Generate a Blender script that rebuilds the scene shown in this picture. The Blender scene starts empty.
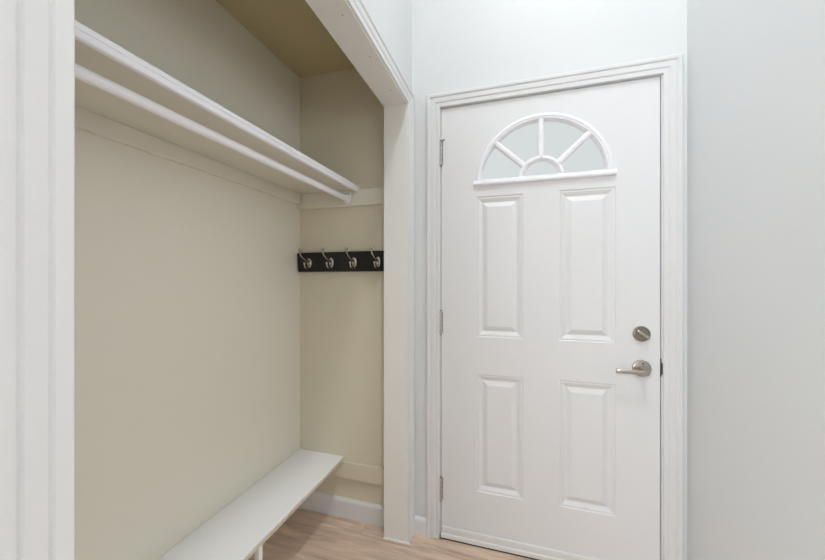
import bpy, bmesh, math, random
from mathutils import Vector, Matrix

# ------------------------------------------------------------------ camera, sky, lights, exposure
scene = bpy.context.scene
COL = scene.collection
CAM_H = 1.2386
cam_d = bpy.data.cameras.new('camera')
cam_d.sensor_width = 36.0
cam_d.lens = 36.0 * 342.0 / 825.0
cam_d.clip_start = 0.02
cam = bpy.data.objects.new('camera', cam_d)
cam.location = (0, 0, CAM_H)
cam.rotation_euler = (math.radians(90), 0, math.atan(105.5 / 342.0))
COL.objects.link(cam)
scene.camera = cam

world = bpy.data.worlds.new('overcast_sky')
scene.world = world
world.use_nodes = True
bg = world.node_tree.nodes['Background']
bg.inputs['Color'].default_value = (0.83, 0.86, 0.86, 1)
bg.inputs['Strength'].default_value = 0.80

def light(name, kind, loc, energy, color=(1, 1, 1), rot=(0, 0, 0), **kw):
    d = bpy.data.lights.new(name, kind)
    d.energy = energy
    d.color = color
    for k, v in kw.items():
        setattr(d, k, v)
    o = bpy.data.objects.new(name, d)
    o.location = loc
    o.rotation_euler = rot
    COL.objects.link(o)
    return o

# the foyer's ceiling lamp, high up, then an added spot and two added area fills
light('ceiling_lamp_light', 'POINT', (0.17, 0.05, 4.20), 56, (0.935, 0.975, 1.0), shadow_soft_size=0.12)
light('added_spot_fill', 'SPOT', (0.20, 0.22, 4.25), 62, (0.945, 0.978, 1.0), shadow_soft_size=0.10,
      spot_size=math.radians(84), spot_blend=0.9)  # added spot, strengthens the lamp on floor and bench
light('added_side_fill', 'AREA', (3.02, -0.80, 1.72), 18, (0.91, 0.967, 1.0),
      rot=(0, math.radians(90), 0), shape='RECTANGLE', size=1.35, size_y=2.3)  # added fill from the right, brightens the closet's back wall
light('added_rear_fill', 'AREA', (-1.50, -2.02, 1.75), 62, (0.925, 0.972, 1.0),
      rot=(math.radians(90), 0, 0), shape='RECTANGLE', size=1.5, size_y=1.8)  # added fill from behind left, brightens the door and right wall

vs = scene.view_settings
vs.view_transform = 'Standard'
vs.look = 'None'
vs.gamma = 1.0
vs.use_curve_mapping = False
vs.exposure = 0.13
scene.cycles.max_bounces = 12
scene.cycles.diffuse_bounces = 8

# ------------------------------------------------------------------ materials
def srgb(r, g, b):
    f = lambda c: c / 12.92 if c <= 0.04045 else ((c + 0.055) / 1.055) ** 2.4
    return (f(r / 255), f(g / 255), f(b / 255), 1)

def mat(name, col, rough=0.5, metal=0.0, spec=0.5, bump=0.0, bscale=200.0, var=0.0, vscale=3.0):
    m = bpy.data.materials.new(name)
    m.use_nodes = True
    nt = m.node_tree
    p = nt.nodes['Principled BSDF']
    p.inputs['Base Color'].default_value = col
    p.inputs['Roughness'].default_value = rough
    p.inputs['Metallic'].default_value = metal
    p.inputs['Specular IOR Level'].default_value = spec
    tc = nt.nodes.new('ShaderNodeTexCoord')
    if var > 0:
        n = nt.nodes.new('ShaderNodeTexNoise')
        n.inputs['Scale'].default_value = vscale
        n.inputs['Detail'].default_value = 4
        nt.links.new(tc.outputs['Object'], n.inputs['Vector'])
        mx = nt.nodes.new('ShaderNodeMix')
        mx.data_type = 'RGBA'
        mx.inputs[6].default_value = tuple(c * (1 - var) for c in col[:3]) + (1,)
        mx.inputs[7].default_value = tuple(min(1, c * (1 + var)) for c in col[:3]) + (1,)
        nt.links.new(n.outputs['Fac'], mx.inputs[0])
        nt.links.new(mx.outputs[2], p.inputs['Base Color'])
    if bump > 0:
        n2 = nt.nodes.new('ShaderNodeTexNoise')
        n2.inputs['Scale'].default_value = bscale
        n2.inputs['Detail'].default_value = 3
        nt.links.new(tc.outputs['Object'], n2.inputs['Vector'])
        b = nt.nodes.new('ShaderNodeBump')
        b.inputs['Strength'].default_value = bump
        b.inputs['Distance'].default_value = 0.002
        nt.links.new(n2.outputs['Fac'], b.inputs['Height'])
        nt.links.new(b.outputs['Normal'], p.inputs['Normal'])
    return m

M_wall = mat('white_wall_paint', srgb(219, 221, 222), 0.45, bump=0.10, bscale=60, var=0.01)
M_beige = mat('beige_wall_paint', srgb(225, 221, 208), 0.42, bump=0.12, bscale=70, var=0.015)
M_beige_warm = mat('beige_paint_warm_light', srgb(215, 208, 188), 0.42, bump=0.12, bscale=70, var=0.015)  # closet beige again, with the end wall's warmer light mixed into the colour
M_beige_ceil = mat('beige_ceiling_shade_tint', srgb(192, 180, 146), 0.7, var=0.015)  # closet beige again, with the ceiling's shade and bounce put into the colour
M_beige_trim = mat('beige_trim_paint', srgb(221, 218, 206), 0.38, var=0.01)
M_trim = mat('white_trim_paint', srgb(222, 222, 223), 0.35, var=0.008)
M_jamb = mat('off_white_jamb_paint', srgb(231, 230, 227), 0.4, var=0.012)
M_door = mat('white_door_paint', srgb(226, 226, 228), 0.42, bump=0.06, bscale=150)
M_plastic = mat('white_plastic', srgb(240, 239, 244), 0.4)
M_ceil = mat('white_ceiling_paint', srgb(240, 240, 238), 0.8)
M_bench = mat('white_bench_paint', srgb(240, 240, 241), 0.4, var=0.01)
M_edge = mat('beige_edge_band', srgb(206, 196, 180), 0.5)
M_black = mat('black_painted_wood', srgb(12, 11, 13), 0.45, var=0.1, vscale=20)
M_nickel = mat('satin_nickel', srgb(182, 175, 166), 0.26, 1.0)
M_nickel_dark = mat('aged_nickel', srgb(148, 140, 130), 0.30, 1.0)
M_hinge = mat('steel_hinge', srgb(196, 194, 190), 0.24, 0.85, var=0.10, vscale=90)
M_gap = mat('dark_weatherstrip', srgb(70, 66, 60), 0.8)
M_strip = mat('tan_weatherstrip', srgb(150, 140, 108), 0.8, var=0.2, vscale=120)
M_sweep = mat('white_vinyl_sweep', srgb(222, 221, 219), 0.45)
M_nail = mat('filled_nail_hole', srgb(120, 110, 98), 0.8)
M_metal_dark = mat('dark_strike_metal', srgb(95, 90, 84), 0.4, 0.9)

def glass_mat():
    m = bpy.data.materials.new('frosted_glass')
    m.use_nodes = True
    p = m.node_tree.nodes['Principled BSDF']
    p.inputs['Base Color'].default_value = (0.93, 0.96, 0.95, 1)
    p.inputs['Roughness'].default_value = 0.55
    p.inputs['Transmission Weight'].default_value = 1.0
    p.inputs['IOR'].default_value = 1.1
    return m
M_glass = glass_mat()

def floor_mat():
    m = bpy.data.materials.new('oak_laminate_planks')
    m.use_nodes = True
    nt = m.node_tree
    N = nt.nodes.new
    L = nt.links.new
    p = nt.nodes['Principled BSDF']
    tc = N('ShaderNodeTexCoord')
    mp = N('ShaderNodeMapping')
    mp.inputs['Location'].default_value = (0.735, 0.087, 0)
    L(tc.outputs['Object'], mp.inputs['Vector'])
    br = N('ShaderNodeTexBrick')
    br.offset = 0.37
    br.inputs['Scale'].default_value = 1.0
    br.inputs['Brick Width'].default_value = 1.22
    br.inputs['Row Height'].default_value = 0.178
    br.inputs['Mortar Size'].default_value = 0.0009
    br.inputs['Mortar Smooth'].default_value = 0.3
    br.inputs['Bias'].default_value = 0.0
    br.inputs['Color1'].default_value = (0, 0, 0, 1)
    br.inputs['Color2'].default_value = (1, 1, 1, 1)
    br.inputs['Mortar'].default_value = (0.5, 0.5, 0.5, 1)
    L(mp.outputs['Vector'], br.inputs['Vector'])
    # per plank shift of the grain
    sh = N('ShaderNodeVectorMath'); sh.operation = 'MULTIPLY_ADD'
    L(br.outputs['Color'], sh.inputs[0])
    sh.inputs[1].default_value = (7.3, 3.1, 5.0)
    L(tc.outputs['Object'], sh.inputs[2])
    st = N('ShaderNodeMapping')
    st.inputs['Scale'].default_value = (2.2, 26.0, 1.0)
    L(sh.outputs[0], st.inputs['Vector'])
    g1 = N('ShaderNodeTexNoise')
    g1.inputs['Scale'].default_value = 1.6
    g1.inputs['Detail'].default_value = 8
    g1.inputs['Roughness'].default_value = 0.62
    g1.inputs['Distortion'].default_value = 0.9
    L(st.outputs['Vector'], g1.inputs['Vector'])
    st2 = N('ShaderNodeMapping')
    st2.inputs['Scale'].default_value = (1.6, 6.0, 1.0)
    L(sh.outputs[0], st2.inputs['Vector'])
    g2 = N('ShaderNodeTexNoise')
    g2.inputs['Scale'].default_value = 2.0
    g2.inputs['Detail'].default_value = 4
    g2.inputs['Distortion'].default_value = 1.4
    L(st2.outputs['Vector'], g2.inputs['Vector'])
    cr = N('ShaderNodeValToRGB')
    e = cr.color_ramp.elements
    e[0].position = 0.28; e[0].color = srgb(178, 153, 134)
    e[1].position = 0.72; e[1].color = srgb(228, 207, 189)
    k = e.new(0.48); k.color = srgb(214, 191, 172)
    L(g1.outputs['Fac'], cr.inputs['Fac'])
    cr2 = N('ShaderNodeValToRGB')
    e = cr2.color_ramp.elements
    e[0].position = 0.3; e[0].color = (0.78, 0.76, 0.74, 1)
    e[1].position = 0.62; e[1].color = (1.04, 1.03, 1.02, 1)
    L(g2.outputs['Fac'], cr2.inputs['Fac'])
    mu = N('ShaderNodeMix'); mu.data_type = 'RGBA'; mu.blend_type = 'MULTIPLY'
    mu.inputs[0].default_value = 1.0
    L(cr.outputs['Color'], mu.inputs[6]); L(cr2.outputs['Color'], mu.inputs[7])
    # plank to plank tone
    cr3 = N('ShaderNodeValToRGB')
    e = cr3.color_ramp.elements
    e[0].position = 0.0; e[0].color = (0.90, 0.89, 0.88, 1)
    e[1].position = 1.0; e[1].color = (1.06, 1.05, 1.04, 1)
    L(br.outputs['Color'], cr3.inputs['Fac'])
    mu2 = N('ShaderNodeMix'); mu2.data_type = 'RGBA'; mu2.blend_type = 'MULTIPLY'
    mu2.inputs[0].default_value = 1.0
    L(mu.outputs[2], mu2.inputs[6]); L(cr3.outputs['Color'], mu2.inputs[7])
    mu3 = N('ShaderNodeMix'); mu3.data_type = 'RGBA'
    L(br.outputs['Fac'], mu3.inputs[0])
    L(mu2.outputs[2], mu3.inputs[6])
    mu3.inputs[7].default_value = srgb(172, 147, 128)
    L(mu3.outputs[2], p.inputs['Base Color'])
    p.inputs['Roughness'].default_value = 0.45
    b = N('ShaderNodeBump')
    b.inputs['Strength'].default_value = 0.15
    b.inputs['Distance'].default_value = 0.002
    L(g1.outputs['Fac'], b.inputs['Height'])
    L(b.outputs['Normal'], p.inputs['Normal'])
    return m
M_floor = floor_mat()

# ------------------------------------------------------------------ helpers
def box(bm, x0, x1, y0, y1, z0, z1):
    vs_ = [bm.verts.new((x, y, z)) for x in (x0, x1) for y in (y0, y1) for z in (z0, z1)]
    for q in ((0, 1, 3, 2), (4, 6, 7, 5), (0, 4, 5, 1), (2, 3, 7, 6), (0, 2, 6, 4), (1, 5, 7, 3)):
        bm.faces.new([vs_[i] for i in q])

def tube(bm, pts, radii, seg=12, caps=True):
    """A round bar through the points, one radius per point."""
    if not hasattr(radii, '__len__'):
        radii = [radii] * len(pts)
    pts = [Vector(p) for p in pts]
    rings = []
    ref = None
    for i, p in enumerate(pts):
        t = (pts[min(i + 1, len(pts) - 1)] - pts[max(i - 1, 0)]).normalized()
        if ref is None:
            ref = Vector((0, 0, 1)) if abs(t.z) < 0.9 else Vector((1, 0, 0))
        a = (ref - t * ref.dot(t)).normalized()
        ref = a
        b = t.cross(a)
        rings.append([bm.verts.new(p + (a * math.cos(k * 2 * math.pi / seg) + b * math.sin(k * 2 * math.pi / seg)) * radii[i])
                      for k in range(seg)])
    for r0, r1 in zip(rings, rings[1:]):
        for k in range(seg):
            bm.faces.new((r0[k], r0[(k + 1) % seg], r1[(k + 1) % seg], r1[k]))
    if caps:
        bm.faces.new(rings[0][::-1]); bm.faces.new(rings[-1])

def lathe(bm, c, axis, prof, seg=32, sx=1.0, sz=1.0):
    """Profile (radius, height along axis) turned about an axis; axis is '-y', 'y' or 'z'."""
    rings = []
    for r, hh in prof:
        ring = []
        for k in range(seg):
            a = 2 * math.pi * k / seg
            u, v = r * math.cos(a) * sx, r * math.sin(a) * sz
            if axis == '-y': co = (c[0] + u, c[1] - hh, c[2] + v)
            elif axis == 'y': co = (c[0] - u, c[1] + hh, c[2] + v)
            else: co = (c[0] + u, c[1] + v, c[2] + hh)
            ring.append(bm.verts.new(co))
        rings.append(ring)
    for r0, r1 in zip(rings, rings[1:]):
        for k in range(seg):
            bm.faces.new((r0[k], r0[(k + 1) % seg], r1[(k + 1) % seg], r1[k]))
    bm.faces.new(rings[0][::-1]); bm.faces.new(rings[-1])

def prism(bm, outline, axis, a, b):
    """Extrude a closed 2-D outline from a to b along an axis; outline is in the other two axes, in order."""
    def co(p, q):
        return {'x': (q, p[0], p[1]), 'y': (p[0], q, p[1]), 'z': (p[0], p[1], q)}[axis]
    A = [bm.verts.new(co(p, a)) for p in outline]
    B = [bm.verts.new(co(p, b)) for p in outline]
    n = len(outline)
    for i in range(n):
        bm.faces.new((A[i], A[(i + 1) % n], B[(i + 1) % n], B[i]))
    bm.faces.new(A[::-1]); bm.faces.new(B)

def obj(name, bm, m, parent=None, smooth=None, bevel=0.0, loc=None, segs=2):
    bmesh.ops.recalc_face_normals(bm, faces=bm.faces)
    me = bpy.data.meshes.new(name)
    if smooth is not None:
        for f in bm.faces: f.smooth = True
        for e in bm.edges:
            if len(e.link_faces) == 2 and e.calc_face_angle(0) > math.radians(smooth):
                e.smooth = False
    bm.to_mesh(me); bm.free()
    me.materials.append(m)
    o = bpy.data.objects.new(name, me)
    COL.objects.link(o)
    if parent is not None: o.parent = parent
    if loc is not None: o.location = loc
    if bevel > 0:
        b = o.modifiers.new('bevel', 'BEVEL')
        b.width = bevel; b.segments = segs; b.limit_method = 'ANGLE'
        b.angle_limit = math.radians(40)
    return o

def box_obj(name, dims, m, parent=None, bevel=0.0):
    """A mesh of one or more boxes. Children are modelled in their thing's local space."""
    bm = bmesh.new()
    for d in (dims if isinstance(dims[0], (tuple, list)) else [dims]):
        box(bm, *d)
    return obj(name, bm, m, parent, bevel=bevel)

def structure(o, label=None, cat=None):
    o['kind'] = 'structure'
    if label: o['label'] = label
    if cat: o['category'] = cat
    return o

def thing(name, loc, label, cat):
    o = bpy.data.objects.new(name, None)
    o.empty_display_size = 0.1
    o.location = loc
    COL.objects.link(o)
    o['label'] = label; o['category'] = cat
    return o

# ------------------------------------------------------------------ the room's measures
DW = 1.61            # inner face of the wall with the entry door
XL, XR = -0.500, 0.638   # foyer's left (closet) wall and right wall
XB = -1.142          # closet's back wall
XJ = -0.6155         # closet side of the closet's front wall
YO0, YO1 = 0.2670, 1.5285   # the closet opening, between its jambs
ZO = 2.0697          # underside of the closet's head jamb at its far end
KO = 0.023           # its rise per metre towards the near end
YC0 = 0.17           # closet's near end
ZC = 2.344           # closet ceiling
ZT = 4.45            # foyer ceiling
XS = 3.10            # far side of an unseen side room, added to let fill light in
XW = -2.30           # far side of an unseen space, opened to the left for the rear fill
YL = -0.04           # end of the foyer's left wall
YR = 0.95            # end of the foyer's right wall
YB = -2.1            # wall behind the camera
DX0, DX1, DZ1 = -0.3525, 0.5485, 2.061   # door slab
DY = 1.615           # door's inside face

# ------------------------------------------------------------------ structure
fl = structure(box_obj('floor', [(XW - 0.1, XS + 0.1, YB - 0.1, 1.80, -0.05, 0)], M_floor), 'pale oak plank floor of the entry and closet', 'floor')
structure(box_obj('ceiling', [(XW - 0.1, XS + 0.1, YB - 0.1, 1.75, ZT, ZT + 0.08)], M_ceil))
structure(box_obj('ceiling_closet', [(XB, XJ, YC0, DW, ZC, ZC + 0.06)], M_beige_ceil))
jx0, jx1, jz1 = DX0 - 0.003, DX1 + 0.003, DZ1 + 0.003   # clear door opening
structure(box_obj('wall_front', [(XJ, jx0 - 0.02, DW, DW + 0.14, 0, ZT), (jx1 + 0.02, XR + 0.1, DW, DW + 0.14, 0, ZT),
                                 (jx0 - 0.02, jx1 + 0.02, DW, DW + 0.14, jz1 + 0.02, ZT)], M_wall))
structure(box_obj('wall_right', [(XR, XR + 0.1, YR, DW, 0, ZT)], M_wall))
structure(box_obj('wall_side_room', [(XR + 0.1, XS + 0.1, YR, YR + 0.1, 0, ZT)], M_wall))
sy0, sy1, sz0, sz1 = -1.93, 0.35, 1.02, 2.42
structure(box_obj('wall_side', [(XS, XS + 0.1, YB - 0.1, sy0, 0, ZT), (XS, XS + 0.1, sy1, YR, 0, ZT),
                                (XS, XS + 0.1, sy0, sy1, 0, sz0), (XS, XS + 0.1, sy0, sy1, sz1, ZT)], M_wall))
structure(box_obj('added_window_2', [(XS + 0.03, XS + 0.08, sy0, sy0 + 0.05, sz0, sz1), (XS + 0.03, XS + 0.08, sy1 - 0.05, sy1, sz0, sz1),
                               (XS + 0.03, XS + 0.08, sy0, sy1, sz0, sz0 + 0.05), (XS + 0.03, XS + 0.08, sy0, sy1, sz1 - 0.05, sz1)], M_trim))  # unseen frame, added round the side fill
wl = structure(box_obj('wall_left', [(XJ, XL, YL, YO0 - 0.018, 0, ZT), (XJ, XL, YO0 - 0.018, YO1 + 0.018, ZO + 0.018, ZT),
                                (XJ, XL, YO1 + 0.018, DW, 0, ZT)], M_wall))
def tilt_head(o):
    for v in o.data.vertices:
        if 1.5 < v.co.z < 2.5: v.co.z += KO * (YO1 - v.co.y)
tilt_head(wl)
structure(box_obj('wall_closet_back', [(XB - 0.1, XB, YC0 - 0.1, DW + 0.14, 0, ZC + 0.06)], M_beige))
structure(box_obj('wall_closet_end', [(XB, XJ, DW, DW + 0.14, 0, ZC + 0.06)], M_beige_warm))
structure(box_obj('wall_closet_near', [(XB, XJ, YC0 - 0.1, YC0, 0, ZC + 0.06)], M_beige))
structure(box_obj('wall_hall', [(XW, XJ, YL, YL + 0.1, 0, ZT)], M_wall))
structure(box_obj('wall_hall_side', [(XW - 0.1, XW, YB - 0.1, YL + 0.1, 0, ZT)], M_wall))
wx0, wx1, wz0, wz1 = -2.27, -0.70, 0.8, 2.7
structure(box_obj('wall_back', [(XW, wx0, YB - 0.1, YB, 0, ZT), (wx1, XS, YB - 0.1, YB, 0, ZT),
                                (wx0, wx1, YB - 0.1, YB, 0, wz0), (wx0, wx1, YB - 0.1, YB, wz1, ZT)], M_wall))
w = structure(box_obj('added_window_1', [(wx0, wx0 + 0.05, YB - 0.08, YB - 0.03, wz0, wz1), (wx1 - 0.05, wx1, YB - 0.08, YB - 0.03, wz0, wz1),
                                   (wx0, wx1, YB - 0.08, YB - 0.03, wz0, wz0 + 0.05), (wx0, wx1, YB - 0.08, YB - 0.03, wz1 - 0.05, wz1)], M_trim))  # unseen frame, added to go with the rear fill

# casings: one mitred strip of a colonial profile round three sides of an opening
CAS = [(0, 0), (0, 0.0080), (0.0020, 0.0100), (0.0100, 0.0105), (0.0180, 0.0105), (0.0205, 0.0082), (0.0225, 0.0100), (0.0260, 0.0125),
       (0.0380, 0.0138), (0.0450, 0.0142), (0.0475, 0.0118), (0.0500, 0.0138), (0.0530, 0.0172), (0.0570, 0.0182), (0.0655, 0.0182), (0.0690, 0.0155), (0.0690, 0)]
def casing(name, s0, s1, zt, place, wide=1.0):
    bm = bmesh.new()
    cols = []
    for o_, t in CAS:
        o_ *= wide
        cols.append([bm.verts.new(place(s, t, z)) for s, z in ((s0 - o_, 0), (s0 - o_, zt + o_), (s1 + o_, zt + o_), (s1 + o_, 0))])
    for c0, c1 in zip(cols, cols[1:]):
        for k in range(3):
            bm.faces.new((c0[k], c0[k + 1], c1[k + 1], c1[k]))
    bm.faces.new([c[0] for c in cols]); bm.faces.new([c[3] for c in cols][::-1])
    for k in range(3):
        bm.faces.new((cols[0][k + 1], cols[0][k], cols[-1][k], cols[-1][k + 1]))
    return obj(name, bm, M_trim, smooth=25)
structure(casing('trim_1', jx0 - 0.002, jx1 + 0.004, jz1 + 0.001, lambda s, t, z: (s, DW - t, z), 0.925), 'white moulded casing round the entry door', 'door casing')
structure(casing('trim_2', YO0 - 0.003, YO1 + 0.003, ZO + 0.003, lambda s, t, z: (XL + t, s, z + (KO * (YO1 - s) if z > 1 else 0))), 'white moulded casing round the closet opening', 'casing')

# entry door's jamb with its stop and strike plate
j = structure(box_obj('trim_3', [(jx0 - 0.018, jx0, DW + 0.0005, DW + 0.138, 0, jz1 + 0.018), (jx1, jx1 + 0.018, DW + 0.0005, DW + 0.138, 0, jz1 + 0.018),
                                 (jx0, jx1, DW + 0.0005, DW + 0.138, jz1, jz1 + 0.018)], M_trim), 'white jamb of the entry door', 'door jamb')
ws = box_obj('weatherstrip', [(jx0, jx0 + 0.012, DY + 0.046, DY + 0.056, 0, jz1), (jx1 - 0.012, jx1, DY + 0.046, DY + 0.056, 0, jz1),
                              (jx0, jx1, DY + 0.046, DY + 0.056, jz1 - 0.012, jz1)], M_gap, j)
box_obj('strike_plate', (jx1 - 0.0012, jx1 + 0.0005, DW + 0.0004, DW + 0.034, 0.848, 0.922), M_metal_dark, j)
box_obj('strike_lip', (jx1 - 0.001, jx1 + 0.0052, DW - 0.0015, DW + 0.002, 0.858, 0.905), M_metal_dark, j)
box_obj('corner_pad', (jx0 - 0.0035, jx0 + 0.0045, DW - 0.013, DW + 0.0035, 0.0, 0.026), M_strip, j, bevel=0.002)
structure(box_obj('trim_4', (jx0, jx1, DW + 0.012, DW + 0.138, 0, 0.010), M_gap), 'dark threshold strip under the entry door', 'threshold')

# closet opening's jamb boards
cj = structure(box_obj('trim_5', [(XJ, XL + 0.0015, YO0 - 0.018, YO0, 0, ZO + 0.018), (XJ, XL + 0.0015, YO1, YO1 + 0.018, 0, ZO + 0.018),
                                  (XJ, XL + 0.0015, YO0, YO1, ZO, ZO + 0.018)], M_jamb, bevel=0.0012), 'off-white jamb lining the closet opening', 'closet jamb')
tilt_head(cj)
box_obj('caulk_bead', (XJ - 0.001, XL + 0.016, YO1 - 0.004, YO1, 0, 0.005), M_plastic, cj)
for px, py in ((-0.534, 0.975), (-0.532, 1.180), (-0.532, 1.408)):
    bm = bmesh.new()
    lathe(bm, (px, py, ZO + KO * (YO1 - py) - 0.0004), 'z', [(0.0024, 0), (0.0024, 0.0006)], 12)
    obj('nail_hole', bm, M_nail, cj)

# baseboards
def base_prof(t, hh):
    return [(0, 0), (t, 0), (t, hh - 0.014), (t * 0.85, hh - 0.008), (t * 0.55, hh - 0.003), (t * 0.3, hh), (0, hh)]
def baseboard(name, axis, a, b, wall, sign, hh, m, t=0.014):
    bm = bmesh.new()
    pr = [(wall + sign * u, v) for u, v in base_prof(t, hh)]
    prism(bm, pr, axis, a, b)
    return structure(obj(name, bm, m))
baseboard('baseboard_front', 'x', XL + 0.001, jx0 - 0.0655, DW, -1, 0.083, M_trim)
baseboard('baseboard_right', 'y', YR, DW - 0.02, XR, -1, 0.083, M_trim)
baseboard('baseboard_left', 'y', YL, YO0 - 0.075, XL, 1, 0.083, M_trim)
baseboard('baseboard_closet_end', 'x', XB, XJ, DW, -1, 0.098, M_trim)

# ------------------------------------------------------------------ entry door
FC, FZ = 0.0970, 1.6880      # centre and base of the half-round light
RO = 0.281                   # its cut-out
SW_ = 1.0                    # arch width factor
door = bpy.data.objects.new('door_1', None)
door.location = (0, DY, 0)
COL.objects.link(door)
structure(door, 'white panelled entry door with half-round fanlight and nickel lever', 'door')
ZB = 0.020
PANELS = [(-0.1865, 0.0225, 0.9735, 1.6270), (0.1705, 0.3900, 0.9735, 1.6300), (-0.1865, 0.0225, 0.2505, 0.8000), (0.1705, 0.3900, 0.2500, 0.8020)]
bm = bmesh.new()
def loop(pts, y):
    v = [bm.verts.new((p[0], y, p[1])) for p in pts]
    return v, [bm.edges.new((v[i], v[(i + 1) % len(v)])) for i in range(len(v))]
outer = [(DX0, ZB), (DX1, ZB), (DX1, DZ1), (DX0, DZ1)]
NA = 48
arch = [(FC + RO * math.cos(math.pi * k / NA), FZ + RO * math.sin(math.pi * k / NA)) for k in range(NA + 1)]
edges = []
vo, eo = loop(outer, 0); edges += eo
va, ea = loop(arch, 0); edges += ea
pl = []
for x0, x1, z0, z1 in PANELS:
    v, e = loop([(x0, z0), (x1, z0), (x1, z1), (x0, z1)], 0)
    edges += e; pl.append((v, (x0, x1, z0, z1)))
bmesh.ops.triangle_fill(bm, use_beauty=True, use_dissolve=False, edges=edges)
RINGS = [(0.0022, 0.0034), (0.0062, 0.0042), (0.0090, 0.0026), (0.0130, 0.0040), (0.0262, 0.0112), (0.0300, 0.0114), (0.0490, 0.0028), (0.0515, 0.0022)]
for v, (x0, x1, z0, z1) in pl:
    prev = v
    for ins, dy in RINGS:
        cur = [bm.verts.new((x, dy, z)) for x, z in ((x0 + ins, z0 + ins), (x1 - ins, z0 + ins), (x1 - ins, z1 - ins), (x0 + ins, z1 - ins))]
        for k in range(4):
            bm.faces.new((prev[k], prev[(k + 1) % 4], cur[(k + 1) % 4], cur[k]))
        prev = cur
    bm.faces.new(prev)
TH = 0.044
bo = [bm.verts.new((p[0], TH, p[1])) for p in outer]
ba = [bm.verts.new((p[0], TH, p[1])) for p in arch]
for k in range(4):
    bm.faces.new((vo[k], vo[(k + 1) % 4], bo[(k + 1) % 4], bo[k]))
n = len(arch)
for k in range(n):
    bm.faces.new((va[k], va[(k + 1) % n], ba[(k + 1) % n], ba[k]))
be = [bm.edges.get((bo[k], bo[(k + 1) % 4])) for k in range(4)] + [bm.edges.get((ba[k], ba[(k + 1) % n])) for k in range(n)]
bmesh.ops.triangle_fill(bm, use_beauty=True, use_dissolve=False, edges=be)
obj('door_slab', bm, M_door, door)

# fanlight frame: half-round moulded rim on the door's face
def half_ring(bm, cx, cz, prof, n=64, a0=0.0, a1=math.pi):
    """prof: closed list of (radius, y) turned about the y axis through (cx, cz)."""
    rings = []
    for k in range(n + 1):
        a = a0 + (a1 - a0) * k / n
        rings.append([bm.verts.new((cx + r * math.cos(a), y, cz + r * math.sin(a))) for r, y in prof])
    m_ = len(prof)
    for r0, r1 in zip(rings, rings[1:]):
        for k in range(m_):
            bm.faces.new((r0[k], r0[(k + 1) % m_], r1[(k + 1) % m_], r1[k]))
    bm.faces.new(rings[0]); bm.faces.new(rings[-1][::-1])
bm = bmesh.new()
half_ring(bm, FC, FZ, [(0.2885, 0.0), (0.2875, -0.005), (0.284, -0.009), (0.279, -0.0115), (0.274, -0.0115), (0.270, -0.0085),
                       (0.266, -0.0085), (0.262, -0.004), (0.2590, 0.004), (0.2585, 0.021), (0.2785, 0.021), (0.2785, 0.0)])
ff = obj('fanlight_frame', bm, M_plastic, door, smooth=30)
bm = bmesh.new()
sill = [(0.0, FZ - 0.012), (-0.012, FZ - 0.012), (-0.0165, FZ - 0.007), (-0.0165, FZ + 0.001), (-0.0135, FZ + 0.0055), (-0.0135, FZ + 0.009),
        (-0.006, FZ + 0.014), (0.004, FZ + 0.015), (0.021, FZ + 0.015), (0.021, FZ + 0.001), (0.0, FZ + 0.001)]
A = [bm.verts.new((FC - 0.2930, y, z)) for y, z in sill]
B = [bm.verts.new((FC + 0.2930, y, z)) for y, z in sill]
# inside the cut-out the sill's inner lip is narrower: clip it to the arch
for vv in A + B:
    if vv.co.y > 0.0005: vv.co.x = FC + math.copysign(0.275, vv.co.x - FC)
for k in range(len(sill)):
    q = (k + 1) % len(sill)
    bm.faces.new((A[k], A[q], B[q], B[k]))
bm.faces.new(A[::-1]); bm.faces.new(B)
obj('fanlight_sill', bm, M_plastic, ff)
bm = bmesh.new()
half_ring(bm, FC, FZ + 0.006, [(0.096, 0.019), (0.096, 0.000), (0.093, -0.005), (0.088, -0.0075), (0.083, -0.0075), (0.078, -0.004), (0.074, 0.004), (0.074, 0.019)], 32)
obj('fanlight_hub', bm, M_plastic, ff, smooth=30)
for ang in (42.5, 90, 137.5):
    a = math.radians(ang)
    d = Vector((math.cos(a), 0, math.sin(a))); nrm = Vector((-d.z, 0, d.x))
    bm = bmesh.new()
    pr = [(-0.0125, 0.019), (-0.0125, 0.0), (-0.0090, -0.0050), (-0.0035, -0.0075), (0.0035, -0.0075), (0.0090, -0.0050), (0.0125, 0.0), (0.0125, 0.019)]
    E0, E1 = [], []
    for u, y in pr:
        p = Vector((FC, y, FZ)) + nrm * u
        E0.append(bm.verts.new(p + d * 0.090)); E1.append(bm.verts.new(p + d * 0.264))
    for k in range(len(pr)):
        q = (k + 1) % len(pr)
        bm.faces.new((E0[k], E0[q], E1[q], E1[k]))
    bm.faces.new(E0[::-1]); bm.faces.new(E1)
    obj('muntin', bm, M_plastic, ff, smooth=30)
bm = bmesh.new()
half = [(FC + 0.2805 * math.cos(math.pi * k / NA), FZ + 0.001 + 0.2795 * math.sin(math.pi * k / NA)) for k in range(NA + 1)]
prism(bm, half, 'y', 0.0205, 0.0265)
obj('glass_pane', bm, M_glass, ff)

# sweep under the door
bm = bmesh.new()
sw = [(0.0, 0.058), (-0.004, 0.060), (-0.007, 0.056), (-0.008, 0.048), (-0.0085, 0.030), (-0.012, 0.026), (-0.0135, 0.020), (-0.0135, 0.010), (-0.010, 0.0065), (0.0, 0.0065)]
prism(bm, sw, 'x', DX0 + 0.001, DX1 - 0.001)
obj('door_sweep', bm, M_sweep, door)
box_obj('sweep_seal', (DX0 + 0.002, DX1 - 0.002, -0.010, 0.02, 0.0006, 0.0068), M_gap, door)

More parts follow.
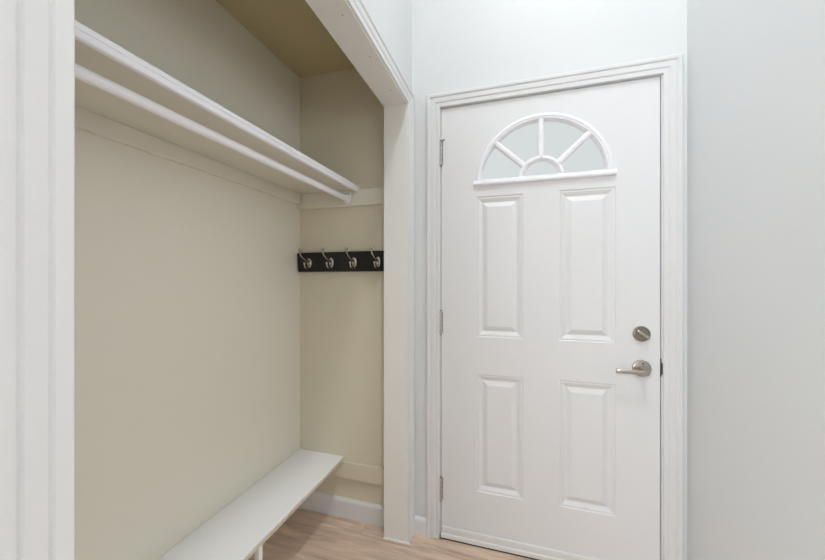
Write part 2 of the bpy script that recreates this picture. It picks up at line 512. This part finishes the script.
# hinges: leaf edges and a barrel of three knuckles with a pin
for z0, z1 in ((1.789, 1.906), (0.981, 1.091), (0.180, 0.292)):
    hx = DX0 - 0.0015
    bm = bmesh.new()
    hh = (z1 - z0) / 5
    for k in range(5):
        a, b = z0 + k * hh + 0.0008, z0 + (k + 1) * hh - 0.0008
        tube(bm, [(hx, -0.0085, a), (hx, -0.0085, b)], 0.0068, 14)
    hg = obj('hinge', bm, M_hinge, door, smooth=35)
    box_obj('hinge_leaf', [(hx - 0.0012, hx + 0.0012, -0.006, 0.030, z0, z1), (hx, hx + 0.0095, -0.0016, 0.0002, z0 + 0.004, z1 - 0.004)], M_hinge, hg)
    bm = bmesh.new()
    lathe(bm, (hx, -0.0085, z1), 'z', [(0.0060, 0), (0.0060, 0.002), (0.0035, 0.005)], 14)
    lathe(bm, (hx, -0.0085, z0 - 0.005), 'z', [(0.003, 0), (0.0055, 0.003), (0.0055, 0.005)], 14)
    obj('hinge_pin', bm, M_nickel_dark, hg, smooth=35)
    if z0 > 1.5:   # the top hinge carries a small stop arm
        bm = bmesh.new()
        tube(bm, [(hx, -0.0085, z1 - 0.002), (hx + 0.006, -0.013, z1 - 0.004), (hx + 0.013, -0.013, z1 - 0.001), (hx + 0.018, -0.010, z1 + 0.003)], [0.004, 0.004, 0.0045, 0.004], 10)
        obj('stop_arm', bm, M_nickel_dark, hg, smooth=50)

# deadbolt and lever
LX = 0.4826
bm = bmesh.new()
lathe(bm, (LX, 0, 1.0185), '-y', [(0.0312, 0), (0.0312, 0.006), (0.0300, 0.0095), (0.0265, 0.0105), (0.0255, 0.0085), (0.0100, 0.0080)], 48)
db = obj('deadbolt', bm, M_nickel_dark, door, smooth=25)
bm = bmesh.new()
a = math.radians(-38)
d = Vector((math.cos(a), 0, math.sin(a))); nrm = Vector((-d.z, 0, d.x))
c = Vector((LX, 0, 1.0185))
out = []
for k in range(24):
    t = 2 * math.pi * k / 24
    u = 0.0262 * math.copysign(abs(math.cos(t)) ** 0.6, math.cos(t))
    w_ = 0.0074 * math.copysign(abs(math.sin(t)) ** 0.6, math.sin(t)) * (0.75 + 0.25 * abs(u) / 0.0245)
    out.append(d * u + nrm * w_)
V0 = [bm.verts.new(c + p + Vector((0, -0.0078, 0))) for p in out]
V1 = [bm.verts.new(c + p + Vector((0, -0.0245, 0))) for p in out]
V2 = [bm.verts.new(c + p * 0.86 + Vector((0, -0.0275, 0))) for p in out]
for P, Q in ((V0, V1), (V1, V2)):
    for k in range(24): bm.faces.new((P[k], P[(k + 1) % 24], Q[(k + 1) % 24], Q[k]))
bm.faces.new(V0[::-1]); bm.faces.new(V2)
obj('thumb_turn', bm, M_nickel, db, smooth=40)
bm = bmesh.new()
LZ = 0.8775
lathe(bm, (LX, 0, LZ), '-y', [(0.0340, 0), (0.0340, 0.006), (0.0325, 0.0095), (0.0290, 0.0110), (0.0180, 0.0118), (0.0135, 0.0130)], 48)
lathe(bm, (LX, -0.0140, LZ), '-y', [(0.0125, 0), (0.0115, 0.010), (0.0110, 0.030), (0.0105, 0.036)], 32)
dh = obj('door_handle', bm, M_nickel, door, smooth=30)
# the lever: a flattened bar that swells into the hub and droops a little at its end
bm = bmesh.new()
sec = [(0.0115, -0.050, 0.0060, 0.0040, 0.0000), (0.0095, -0.050, 0.0095, 0.0062, 0.0000), (0.0030, -0.051, 0.0112, 0.0080, 0.0), (-0.012, -0.0525, 0.0100, 0.0070, 0.0), (-0.030, -0.0535, 0.0085, 0.0058, 0.0),
       (-0.060, -0.0530, 0.0078, 0.0052, -0.0006), (-0.085, -0.0505, 0.0082, 0.0050, -0.0008), (-0.101, -0.0475, 0.0092, 0.0050, -0.0008), (-0.104, -0.0465, 0.0088, 0.0042, -0.0008)]
rings = []
for dx, y, hz, hy, dz in sec:
    ring = []
    for k in range(20):
        t = 2 * math.pi * k / 20
        ring.append(bm.verts.new((LX + dx, y - 0.004 + hy * math.copysign(abs(math.cos(t)) ** 0.55, math.cos(t)), LZ - 0.0055 + dz + hz * math.copysign(abs(math.sin(t)) ** 0.55, math.sin(t)))))
    rings.append(ring)
for r0, r1 in zip(rings, rings[1:]):
    for k in range(20): bm.faces.new((r0[k], r0[(k + 1) % 20], r1[(k + 1) % 20], r1[k]))
bm.faces.new(rings[0]); bm.faces.new(rings[-1][::-1])
obj('lever', bm, M_nickel, dh, smooth=40)
bm = bmesh.new()
lathe(bm, (LX + 0.002, -0.0145, LZ + 0.0215), '-y', [(0.0035, -0.0035), (0.0035, 0.0005)], 14)
obj('lock_pin', bm, M_metal_dark, dh)
bm = bmesh.new()
box(bm, DX1 - 0.0006, DX1 + 0.0004, 0.008, 0.036, 0.848, 0.905)
obj('latch_plate', bm, M_metal_dark, door)

# ------------------------------------------------------------------ closet shelf with its front edge and cleats
shelf = thing('closet_shelf', (XB, YC0, 1.703), 'white painted closet shelf with moulded front edge above the hanging rod', 'shelf')
LY = DW - YC0
XF = -0.7805
box_obj('shelf_board', (0.001, XF - XB - 0.0115, 0.001, LY - 0.001, 0, 0.0165), M_beige_trim, shelf, bevel=0.001)
bm = bmesh.new()
f0 = XF - XB - 0.012
edge = [(f0, -0.0135), (f0 + 0.0100, -0.0135), (f0 + 0.0125, -0.0110), (f0 + 0.0125, -0.0005), (f0 + 0.0100, 0.0009), (f0 + 0.0100, 0.0021),
        (f0 + 0.0125, 0.0037), (f0 + 0.0125, 0.0135), (f0 + 0.0095, 0.0170), (f0, 0.0170)]
prism(bm, edge, 'y', 0.001, LY - 0.006)
obj('front_edge', bm, M_plastic, shelf)['label'] = 'white moulded front edge'
# the cleats fixed to the closet's three walls under it
ZK = 1.7028
structure(box_obj('trim_6', (XB + 0.0005, XB + 0.0185, YC0 + 0.02, DW - 0.022, ZK - 0.055, ZK), M_beige_trim, bevel=0.0015), 'beige cleat along the closet back wall under the shelf', 'cleat')
structure(box_obj('trim_7', (XB + 0.0005, XJ - 0.001, DW - 0.0185, DW - 0.0005, ZK - 0.082, ZK), M_beige_trim, bevel=0.0015), 'beige cleat on the closet end wall above the coat hooks', 'cleat')
structure(box_obj('trim_8', (XB + 0.0005, XJ - 0.001, YC0 + 0.0005, YC0 + 0.0185, ZK - 0.082, ZK), M_beige_trim, bevel=0.0015))

# ------------------------------------------------------------------ hanging rod
XRD, ZRD = -0.8430, 1.6560
rod = thing('closet_rod', (XRD, YC0 + 0.0185, ZRD), 'white hanging rod running below the closet shelf', 'clothes rod')
LR = DW - 0.0185 - (YC0 + 0.0185)
bm = bmesh.new()
tube(bm, [(0, 0.004, 0), (0, LR - 0.004, 0)], 0.0135, 28)
obj('pole', bm, M_plastic, rod, smooth=40)
for y0, s in ((0.0, 1), (LR, -1)):
    bm = bmesh.new()
    # open-topped cup with a tall screw plate
    pts = [(0.021 * math.cos(math.radians(t)), 0.021 * math.sin(math.radians(t))) for t in range(180, 361, 10)]
    pts = pts + [(0.021, 0.034), (0.014, 0.0405), (-0.014, 0.0405), (-0.021, 0.034)]
    prism(bm, pts, 'y', y0, y0 + s * 0.004)
    lathe(bm, (0, y0 + s * 0.004, 0), 'y' if s > 0 else '-y', [(0.0185, 0), (0.0180, 0.014), (0.0160, 0.0145)], 28)
    fl_ = obj('rod_socket', bm, M_plastic, rod, smooth=35)
    for sx in (-0.008, 0.008):
        bm = bmesh.new()
        lathe(bm, (sx, y0 + s * 0.004, 0.028), 'y' if s > 0 else '-y', [(0.0034, -0.0005), (0.0030, 0.0012), (0.0012, 0.0018)], 12)
        obj('screw', bm, M_metal_dark, fl_)

# ------------------------------------------------------------------ coat hook rail
HX0, HX1 = -1.1365, -0.6230
rail = thing('coat_hook_rail', (HX0, DW, 1.3350), 'black board with four nickel double coat hooks on the closet end wall', 'coat rack')
RT = 0.026
rail.rotation_euler = (math.radians(4.0), 0, 0)      # hangs a little out at the top
rail.location.y = DW - 0.0036
box_obj('rail_board', (0, HX1 - HX0, -RT, -0.0005, -0.0515, 0.0515), M_black, rail, bevel=0.003)
for hx in (-1.0640, -0.9310, -0.7990, -0.6680):
    x = hx - HX0
    bm = bmesh.new()
    lathe(bm, (x, -RT, -0.004), '-y', [(0.0135, 0), (0.0135, 0.002), (0.0115, 0.0042), (0.006, 0.0052)], 24, 1.0, 1.9)
    hk = obj('coat_hook', bm, M_nickel, rail, smooth=40)
    bm = bmesh.new()
    yb = -RT - 0.004
    tube(bm, [(x, yb, 0.002), (x, yb - 0.012, 0.006), (x, yb - 0.030, 0.014), (x, yb - 0.050, 0.025), (x, yb - 0.065, 0.036), (x, yb - 0.0725, 0.047), (x, yb - 0.0745, 0.060)],
         [0.0064, 0.0054, 0.0044, 0.0040, 0.0038, 0.0037, 0.0036], 12)
    bmesh.ops.create_uvsphere(bm, u_segments=14, v_segments=10, radius=0.0078, matrix=Matrix.Translation((x, yb - 0.0745, 0.064)))
    obj('upper_prong', bm, M_nickel, hk, smooth=60)
    bm = bmesh.new()
    tube(bm, [(x, yb, -0.012), (x, yb - 0.008, -0.022), (x, yb - 0.019, -0.0285), (x, yb - 0.031, -0.0275), (x, yb - 0.038, -0.019), (x, yb - 0.040, -0.008)],
         [0.0062, 0.0052, 0.0045, 0.0042, 0.0040, 0.0040], 12)
    bmesh.ops.create_uvsphere(bm, u_segments=14, v_segments=10, radius=0.0065, matrix=Matrix.Translation((x, yb - 0.0402, -0.005)))
    obj('lower_prong', bm, M_nickel, hk, smooth=60)

# ------------------------------------------------------------------ bench
BT = 0.3140
bench = thing('bench', (XB, YC0, 0), 'long low white bench along the closet back wall', 'bench')
BW = -0.8750 - XB
bm = bmesh.new()
b0 = BW
prof = [(0.0015, BT - 0.021), (b0 - 0.003, BT - 0.021), (b0, BT - 0.018), (b0, BT - 0.0085), (b0 - 0.0022, BT - 0.0072), (b0 - 0.0022, BT - 0.0060),
        (b0, BT - 0.0048), (b0, BT - 0.0015), (b0 - 0.0015, BT), (0.0015, BT)]
prism(bm, prof, 'y', 0.001, LY - 0.001)
obj('bench_top', bm, M_bench, bench)
bm = bmesh.new()
prism(bm, [(b0, BT - 0.0205), (b0 + 0.0015, BT - 0.0200), (b0 + 0.0015, BT - 0.0080), (b0, BT - 0.0075)], 'y', 0.001, LY - 0.001)
obj('edge_band', bm, M_edge, bench)['label'] = 'beige front edge band'
for ly in (0.20, 1.000 - YC0):
    box_obj('leg', (BW - 0.024, BW - 0.005, ly, ly + 0.019, 0, BT - 0.021), M_bench, bench, bevel=0.0012)
box_obj('wall_ledger', (0.0015, 0.0185, 0.001, LY - 0.020, BT - 0.10, BT - 0.021), M_beige_trim, bench, bevel=0.0015)
box_obj('end_ledger', (0.0015, XJ - XB - 0.001, LY - 0.0185, LY - 0.0005, 0.209, BT - 0.0215), M_beige_warm, bench, bevel=0.002)
